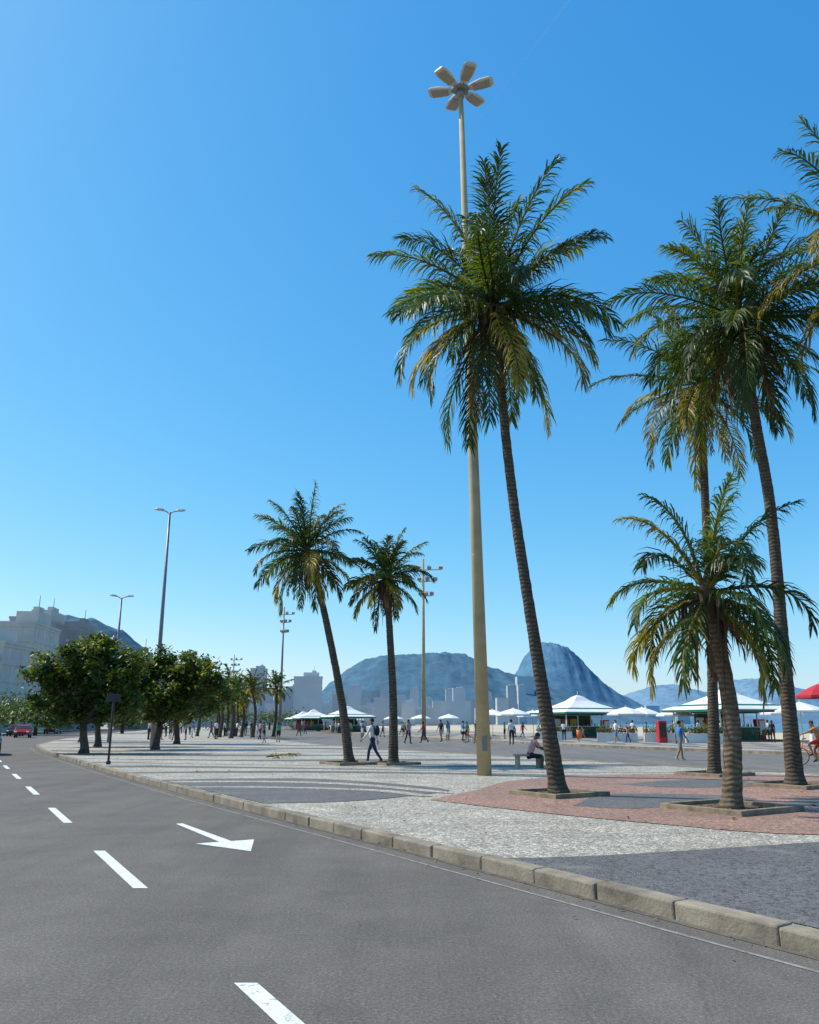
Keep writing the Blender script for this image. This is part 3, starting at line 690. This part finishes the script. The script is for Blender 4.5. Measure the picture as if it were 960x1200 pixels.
    for P, d, s in hands:
        sd = Vector((s,0,0)); sd = (sd-d*sd.dot(d)).normalized(); w = d.cross(sd)
        for k in range(4):
            q = P+w*(.03-.02*k)+d*.02; l = (.072,.082,.076,.058)[k]; mb.tube([q, q+d*l*.5, q+d*l*.8-sd*.02, q+d*l*.95-sd*.04], [.011,.010,.009,.006], 5, skin)
        q = P+w*.025*(1)-d*.02; mb.tube([q, q+w*.03+d*.03, q+w*.035+d*.06-sd*.01], [.012,.011,.008], 5, skin)
    if bag:
        c = rot((0,-.19,.28), lean); mb.ell(c, (.15,.10,.2), bag, 12, 8)
        for s in (-1,1): mb.tube([rot((s*.1,-.13,.42), lean), rot((s*.1,0,.52), lean), rot((s*.11,.13,.38), lean), rot((s*.12,0,.16), lean)], .014, 5, bag)
    zmin = min(feet); ob = mb.build(name, rz=rz); s = h/1.75*1.02
    ob.scale = (s,)*3; z0 = pose.get('seat')
    ob.location = (loc[0], loc[1], loc[2]+(-zmin*s if z0 is None else z0)); return ob
WALK = dict(lean=.06, armL=(.45,.75,.12), armR=(-.40,-.15,.12), legL=(-.38,-.62,.25), legR=(.42,.12,-.1))
WALK2 = dict(lean=.04, armL=(-.25,0.0,.14), armR=(.3,.6,.14), legL=(.28,.05,-.05), legR=(-.22,-.5,.2))
STAND = dict(lean=.02, armL=(.05,.2,.14), armR=(.1,.9,.12), legL=(.03,-.03,0), legR=(-.03,-.06,0), leglat=.06)
SIT = dict(lean=.42, head=.25, armL=(.75,1.5,.1), armR=(.6,1.3,.1), legL=(1.42,.12,0), legR=(1.5,-.1,0), leglat=.12, seat=.60)
BIKE = dict(lean=.35, armL=(1.05,1.25,.1), armR=(1.05,1.25,.1), legL=(1.25,-.25,.1), legR=(.55,-.15,.1), seat=1.0)
person('walking_man', (-1.42,32.8,.13), math.radians(75), WALK, SK[0], HR, CW, CN, SHOE, 1.74, long_sleeve=True, bag=CK)
person('sitting_man', (4.1,29.2,.0), math.radians(-80), SIT, SK[1], HR, CP, CK, SHOE, 1.75, trousers=False)
person('walking_man', (12.25,38.6,.0), math.radians(-75), WALK2, SK[0], HR, CBl, CGy, SHW, 1.78, trousers=False)
bk = MB()
for yy in (-.52,.52):
    bk.tube([(0, yy+.33*math.cos(a), .34+.33*math.sin(a)) for a in [2*math.pi*k/24 for k in range(24)]], .018, 6, m_dark, closed=True)
    for k in range(10):
        a = math.pi*k/10; bk.tube([(0,yy+.32*math.cos(a),.34+.32*math.sin(a)),(0,yy-.32*math.cos(a),.34-.32*math.sin(a))], .003, 3, m_metal)
fp = {'bb':(0,-.08,.30),'st':(0,-.22,.78),'hd':(0,.38,.86),'hl':(0,.41,.72),'ra':(0,-.52,.34),'fa':(0,.52,.34)}
for a, b_ in (('bb','st'),('st','hd'),('bb','hl'),('bb','ra'),('ra','st'),('hd','fa')): bk.tube([fp[a],fp[b_]], .02, 7, m_orange)
bk.tube([(0,.38,.86),(0,.36,1.0)], .016, 6, m_metal); bk.tube([(-.28,.22,1.02),(-.2,.34,1.02),(0,.37,1.0),(.2,.34,1.02),(.28,.22,1.02)], .015, 6, m_dark)
bk.tube([fp['st'],(0,-.24,.9)], .015, 6, m_metal); bk.ell((0,-.25,.92), (.08,.14,.035), m_dark, 10, 6)
bk.tube([(-.12,-.08,.14),(-.06,-.08,.30),(.06,-.08,.30),(.12,-.08,.46)], .012, 5, m_metal)
bk.tube([(0,-.08+.09*math.cos(a),.30+.09*math.sin(a)) for a in [2*math.pi*k/12 for k in range(12)]], .01, 4, m_metal, closed=True)
bk.box((0,.75,.75), (.34,.26,.24), m_dark)
bk.build('bicycle', (16.1,34.0,0), math.radians(65)); bk.build('bicycle', (4.9,66,.15), math.radians(75))
person('cyclist', (16.1+.25*math.sin(math.radians(65)),34.0-.25*math.cos(math.radians(65)),0), math.radians(65), BIKE, SK[0], HB, CO, CR, SHOE, 1.72, trousers=False)
person('standing_woman', (28.0,65.5,.15), math.radians(150), STAND, SK[1], HR, CK, CK, SHOE, 1.72, female=True)
person('walking_man', (16.3,67,.15), math.radians(100), WALK2, SK[2], HB, CW, CBl, SHW, 1.78, trousers=False)
base = []
specs = [(WALK, SK[1], CR, CN, True), (WALK2, SK[0], CK, CGy, False), (STAND, SK[2], CG, CK, False), (WALK, SK[2], CY, CBl, False), (STAND, SK[1], CW, CK, True), (WALK2, SK[0], CP, CN, True), (STAND, SK[0], CBl, CW, False)]
plist = [(1.1,66),(2.6,70),(4.6,68),(6.2,72),(7.2,60),(-.1,63),(3.4,76)]
for i, sp in enumerate(specs):
    x, y = plist[i]
    base.append(person('pedestrian', (x,y,.15), R.uniform(0,6.28), sp[0], sp[1], HR, sp[2], sp[3], SHOE, R.uniform(1.6,1.8), trousers=sp[4], female=i in (2,5)))
spots = [(-11.3,66,.7),(-10.5,68,1),(5.5,64,.65),(5.1,64.3,1),(9.4,84,1),(10.6,88,1),(20,76,1),(22.5,70,1),(25.6,70,1),(29.6,70,1),(30.8,68,1),(12,90,1),(24.2,71,1),(-5,90,1),(-3,95,1),(-7,98,1),(0,100,1),(-1,110,1),(-13,100,1)]
for i in range(34):
    y = R.uniform(75,140); spots.append((y*R.uniform(-.31,-.17), y, 1))
for i in range(14):
    y = R.uniform(80,150); spots.append((y*R.uniform(-.15,.08), y, 1))
for i in range(18):
    y = R.uniform(66,88); spots.append((y*R.uniform(.02,.36)+3, y, R.choice((1,1,.95,.7))))
for x, y, s in spots:
    b_ = R.choice(base); zb = b_.location.z-.15; inst(b_, 'pedestrian', (x,y,.15+zb*s), R.uniform(0,6.28), b_.scale[0]*s)
# ------------------------------------------------------------------ cars
def car(body, name, loc, rz):
    mb = MB()
    prof = [(-2.05,.35),(-2.1,.62),(-2.0,.92),(-1.75,.98),(-1.35,1.38),(-.9,1.48),(.1,1.48),(.5,1.40),(1.0,.98),(1.75,.86),(2.02,.68),(2.05,.38)]
    def hw(z): return .82 if z < 1.0 else .82-(z-1.0)*.42
    n = len(prof); V = [(-hw(z), y, z) for y, z in prof]+[(hw(z), y, z) for y, z in prof]
    F = [(i, (i+1)%n, n+(i+1)%n, n+i) for i in range(n)]+[tuple(range(n))[::-1], tuple(range(n,2*n))]
    mb.add(V, F, body)
    for s in (-1,1):
        for ya, yb, yc, yd in ((-1.55,-1.22,-.42,-.42),(-.34,-.34,.38,.82)):
            mb.add([(s*(hw(1.02)+.012),ya,1.02),(s*(hw(1.4)+.012),yb,1.38),(s*(hw(1.4)+.012),yc,1.38),(s*(hw(1.02)+.012),yd,1.02)], [(0,1,2,3)], m_inter)
        for yy in (-1.3,1.28):
            mb.tube([(s*.66,yy,.32),(s*.84,yy,.32)], .33, 18, m_dark); mb.tube([(s*.80,yy,.32),(s*.85,yy,.32)], .19, 12, m_metal)
        mb.ell((s*.62,2.0,.68), (.17,.07,.08), m_canvas, 8, 6); mb.ell((s*.66,-2.04,.75), (.13,.05,.1), m_redp, 8, 6); mb.ell((s*.95,.62,1.02), (.09,.06,.06), body, 8, 6)
    mb.add([(-.7,.56,1.385),(.7,.56,1.385),(.76,.98,1.02),(-.76,.98,1.02)], [(0,1,2,3)], m_inter)
    mb.add([(-.68,-1.39,1.36),(.68,-1.39,1.36),(.74,-1.73,1.02),(-.74,-1.73,1.02)], [(0,1,2,3)], m_inter)
    for v in ((0,2.04,.5,1.1,.04,.14),(0,-2.07,.5,.5,.03,.12)): mb.box(v[:3], v[3:], m_dark)
    return mb.build(name, loc, rz, bevel=.03)
c_w = M('car_white', (.45,.45,.47), .25, .03, 1); c_r = M('car_red', (.30,.02,.02), .25, .05, 1); c_d = M('car_dark', (.03,.035,.045), .25, .05, 1)
c1 = car(c_d, 'car', (-22.7,45.3,0), math.radians(208)); c2 = car(c_r, 'car', (-45.5,100,0), math.radians(200)); c3 = car(c_w, 'car', (-58,125,0), math.radians(198))
inst(c1, 'car', (-52,112,0), math.radians(197)); inst(c1, 'car', (-57,135,0), math.radians(15))
# ------------------------------------------------------------------ buildings
def haze(c, k): h = (.36,.47,.58); return tuple(a*(1-k)+b_*k for a, b_ in zip(c, h))  # aerial haze painted into facade and glass base colours
def building(name, x0, x1, y, dep, H, fl, bays, wall, glass, rz=0, pent=True, balc=False):
    mb = MB(); W = x1-x0; mb.box((0,0,H/2), (W-.9,dep-.9,H-.1), glass); fh = H/fl
    for i in range(fl+1):
        mb.box((0,0,i*fh+(0 if i else .3)), (W,dep,fh*.34), wall)
        if balc and 0 < i < fl:
            for k in range(bays):
                if k % 3 != 2:
                    bx = -W/2+W*(k+.5)/bays
                    mb.box((bx,-dep/2-.5,i*fh-.1), (W/bays*.8,1.0,.18), wall); mb.box((bx,-dep/2-.98,i*fh+.42), (W/bays*.8,.06,.85), wall)
    hw = W/bays*.13
    for k in range(bays+1):
        x = -(W/2-.12-hw)+(W-.24-2*hw)*k/bays; mb.box((x,0,H/2-.02), (2*hw,dep-.16,H), wall)
    nb = max(2, int(bays*dep/W)); hd_ = dep/nb*.13
    for k in range(nb+1):
        yy = -(dep/2-.14-hd_)+(dep-.28-2*hd_)*k/nb; mb.box((0,yy,H/2-.03), (W-.16,2*hd_,H), wall)
    mb.box((0,0,H+.3), (W+.3,dep+.3,.5), wall)
    if pent: mb.box((W*.1,0,H+1.8), (W*.55,dep*.5,2.6), wall); mb.box((W*.2,0,H+3.6), (W*.15,dep*.2,1.6), wall); mb.tube([(W*.2,0,H+3),(W*.2,0,H+7)], .08, 4, m_metal)
    return mb.build(name, ((x0+x1)/2, y+dep/2, 0), rz)
gl = M('window_glass', (.045,.06,.08), .2, .3, .3)
w1 = M('facade_cream', (.50,.48,.44), .8, .1, .3); w2 = M('facade_grey', (.30,.28,.27), .8, .15, .2); w3 = M('facade_brown', (.24,.18,.15), .8, .15, .2)
building('apartment_building', -93,-68.5,140,14,14.8,5,7,w1,gl,.0,balc=True)
building('apartment_building', -84,-76,165,16,21,7,3,w1,gl,.1)
building('apartment_building', -101,-92,205,25,27,9,3,w1,gl,.1)
building('apartment_building', -92,-83.5,205,25,24,8,3,w2,gl,.1)
building('apartment_building', -83,-76,235,20,19,6,3,w3,gl,.1)
building('apartment_building', -112,-87,182,20,17,6,8,w3,gl,.1)
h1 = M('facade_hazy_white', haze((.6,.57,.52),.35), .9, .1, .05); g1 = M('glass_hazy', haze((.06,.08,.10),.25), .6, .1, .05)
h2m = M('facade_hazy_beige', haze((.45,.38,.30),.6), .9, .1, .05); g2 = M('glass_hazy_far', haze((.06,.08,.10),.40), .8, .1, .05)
h3 = M('facade_hazy_far', haze((.6,.58,.55),.5), .9, .05, .05)
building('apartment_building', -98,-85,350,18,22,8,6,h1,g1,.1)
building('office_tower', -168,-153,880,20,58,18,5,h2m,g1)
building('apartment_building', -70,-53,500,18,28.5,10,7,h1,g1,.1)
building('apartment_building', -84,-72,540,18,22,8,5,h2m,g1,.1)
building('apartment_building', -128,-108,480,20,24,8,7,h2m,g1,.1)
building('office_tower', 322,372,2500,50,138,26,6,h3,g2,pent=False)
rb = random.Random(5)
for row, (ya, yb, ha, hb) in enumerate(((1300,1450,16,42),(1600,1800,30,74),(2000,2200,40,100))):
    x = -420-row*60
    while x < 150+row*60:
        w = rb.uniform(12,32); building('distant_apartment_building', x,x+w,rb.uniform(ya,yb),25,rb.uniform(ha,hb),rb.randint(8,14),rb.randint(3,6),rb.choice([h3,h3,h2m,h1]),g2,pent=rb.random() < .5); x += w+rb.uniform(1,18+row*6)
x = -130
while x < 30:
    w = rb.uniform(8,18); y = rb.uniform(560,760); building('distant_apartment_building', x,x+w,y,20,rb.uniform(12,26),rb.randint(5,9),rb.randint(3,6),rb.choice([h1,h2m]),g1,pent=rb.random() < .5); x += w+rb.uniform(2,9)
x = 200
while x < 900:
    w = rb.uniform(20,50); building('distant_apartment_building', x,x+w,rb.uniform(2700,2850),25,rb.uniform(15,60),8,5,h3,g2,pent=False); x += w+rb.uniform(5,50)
# ------------------------------------------------------------------ hills
from mathutils import noise as MN
def hill(name, prof, y, depth, c, amp=.06, sx=.006):
    mb = MB(); nx, ny = 200, 40; x0, x1 = prof[0][0], prof[-1][0]; V = []; F = []
    for j in range(ny+1):
        v = j/ny
        for i in range(nx+1):
            x = x0+(x1-x0)*i/nx
            for (a, ha), (b_, hb_) in zip(prof, prof[1:]):
                if a <= x <= b_+1e-6:
                    t = (x-a)/(b_-a); t = t*t*(3-2*t)*.5+t*.5; hgt = ha+(hb_-ha)*t; break
            g_ = math.sin(math.pi*v)**.8 if v < .5 else math.sin(math.pi*v)
            nz = MN.fractal(Vector((x*sx, y*sx+v*depth*sx, 3.1)), 1.0, 2.1, 6)
            n2 = MN.fractal(Vector((x*sx*6, v*depth*sx*6, 7.7)), 1.0, 2.1, 4)
            V.append((x, y+(v-.5)*depth, max(-2, hgt*g_*(1+amp*nz*2*(1-.5*g_)+.03*n2)-1)))
    for j in range(ny):
        for i in range(nx): k = j*(nx+1)+i; F.append((k, k+1, k+nx+2, k+nx+1))
    m, nt, b = newmat(name+'_hazy_mat'); p = pos(nt)
    col = ramp(nt, noise(nt, p, .02, 8, .75), [(.35, tuple(q*.72 for q in c)), (.65, tuple(q*1.18 for q in c))])  # bluish hill colour has the distance haze painted in
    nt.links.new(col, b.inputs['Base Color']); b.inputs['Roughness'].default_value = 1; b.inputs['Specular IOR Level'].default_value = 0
    mb.add(V, F, m, True); mb.build(name)
def pr(y, pts): return [((x-480)/992*y, max(0, (848-py)/1025*y)) for x, py in pts]
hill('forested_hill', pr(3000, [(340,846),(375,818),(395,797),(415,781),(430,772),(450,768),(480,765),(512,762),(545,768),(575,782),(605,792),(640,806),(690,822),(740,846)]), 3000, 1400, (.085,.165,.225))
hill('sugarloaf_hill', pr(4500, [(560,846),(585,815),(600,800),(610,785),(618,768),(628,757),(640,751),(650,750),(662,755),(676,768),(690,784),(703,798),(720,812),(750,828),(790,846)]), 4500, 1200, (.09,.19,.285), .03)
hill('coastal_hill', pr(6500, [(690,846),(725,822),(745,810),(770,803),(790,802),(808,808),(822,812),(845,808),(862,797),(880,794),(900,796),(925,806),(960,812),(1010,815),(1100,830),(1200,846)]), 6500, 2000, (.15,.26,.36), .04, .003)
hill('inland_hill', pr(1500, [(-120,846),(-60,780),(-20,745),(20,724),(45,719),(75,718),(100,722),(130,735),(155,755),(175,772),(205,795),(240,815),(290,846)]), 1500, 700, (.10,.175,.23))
# ------------------------------------------------------------------ fallen leaves, pebbles
fl = MB(); rf = random.Random(12)
for i in range(420):
    y = rf.uniform(7,40); x = fs_(y)+rf.uniform(.3,17); s = rf.uniform(.015,.05)*(1 if rf.random() < .9 else 2)
    Rm = Euler((rf.uniform(-.3,.3), rf.uniform(-.3,.3), rf.uniform(0,6))).to_matrix()
    fl.add([Vector((x,y,.155))+Rm @ Vector(a)*s for a in ((-1,0,0),(-.1,-.45,.1),(1,0,0),(-.1,.45,.2))], [(0,1,2,3)], rf.choice([L3,L3,L4,T2]))
for i in range(200):
    y = rf.uniform(4,30); x = fs_(y)-abs(rf.gauss(0,.25))-.03; s = rf.uniform(.012,.035)
    if i > 165: x -= rf.uniform(0,5)
    Rm = Euler((rf.uniform(-.3,.3), rf.uniform(-.3,.3), rf.uniform(0,6))).to_matrix()
    fl.add([Vector((x,y,.018))+Rm @ Vector(a)*s for a in ((-1,0,0),(-.1,-.45,.1),(1,0,0),(-.1,.45,.2))], [(0,1,2,3)], rf.choice([L3,L4]))
fl.build('fallen_leaves')
ff = MB(); rr = random.Random(2); frond(ff, (0,0,.08), .4, .12, 1.5, .2, L2, rr, 20, .05, .4); ff.build('fallen_palm_frond', (-6.2,37,.13))
# ------------------------------------------------------------------ light, sky, camera
el = math.radians(50); az = math.radians(-72)
sv = Vector((math.sin(az)*math.cos(el), math.cos(az)*math.cos(el), math.sin(el)))
sl = bpy.data.lights.new('sun', 'SUN'); sl.energy = 5.0; sl.angle = math.radians(.53); sl.color = (1, .94, .84)
so = bpy.data.objects.new('sun', sl); COL.objects.link(so); so.rotation_euler = (-sv).to_track_quat('-Z', 'Y').to_euler()
w = bpy.data.worlds.new('World'); sc.world = w; w.use_nodes = True; nt = w.node_tree
sk = nt.nodes.new('ShaderNodeTexSky'); sk.sky_type = 'NISHITA'; sk.sun_disc = False; sk.sun_elevation = el; sk.sun_rotation = az
sk.altitude = 0; sk.air_density = 1.0; sk.dust_density = 0.6; sk.ozone_density = 2.0
hs = nt.nodes.new('ShaderNodeHueSaturation'); hs.inputs['Saturation'].default_value = 1.15
nt.links.new(sk.outputs[0], hs.inputs['Color'])
sp = nt.nodes.new('ShaderNodeSeparateColor'); cb = nt.nodes.new('ShaderNodeCombineColor'); nt.links.new(hs.outputs[0], sp.inputs[0])
ST = 0.12
for i, (ga, gm) in enumerate(((1.20,1.25),(1.12,.74),(1.18,.46))):
    a = nt.nodes.new('ShaderNodeMath'); a.operation = 'MULTIPLY'; a.inputs[1].default_value = ST; nt.links.new(sp.outputs[i], a.inputs[0])
    b = nt.nodes.new('ShaderNodeMath'); b.operation = 'POWER'; b.inputs[1].default_value = gm; nt.links.new(a.outputs[0], b.inputs[0])
    c = nt.nodes.new('ShaderNodeMath'); c.operation = 'MULTIPLY'; c.inputs[1].default_value = ga/ST; nt.links.new(b.outputs[0], c.inputs[0])
    nt.links.new(c.outputs[0], cb.inputs[i])
nt.links.new(cb.outputs[0], nt.nodes['Background'].inputs['Color'])
nt.nodes['Background'].inputs['Strength'].default_value = ST
cd = bpy.data.cameras.new('camera'); cam = bpy.data.objects.new('camera', cd); COL.objects.link(cam)
cam.location = (0,0,1.6); cam.rotation_euler = (math.radians(90+14.47), 0, 0)
cd.sensor_fit = 'VERTICAL'; cd.sensor_height = 24; cd.lens = 19.22; cd.clip_start = .1; cd.clip_end = 30000
sc.camera = cam
sc.view_settings.view_transform = 'Standard'; sc.view_settings.look = 'None'; sc.view_settings.exposure = 0
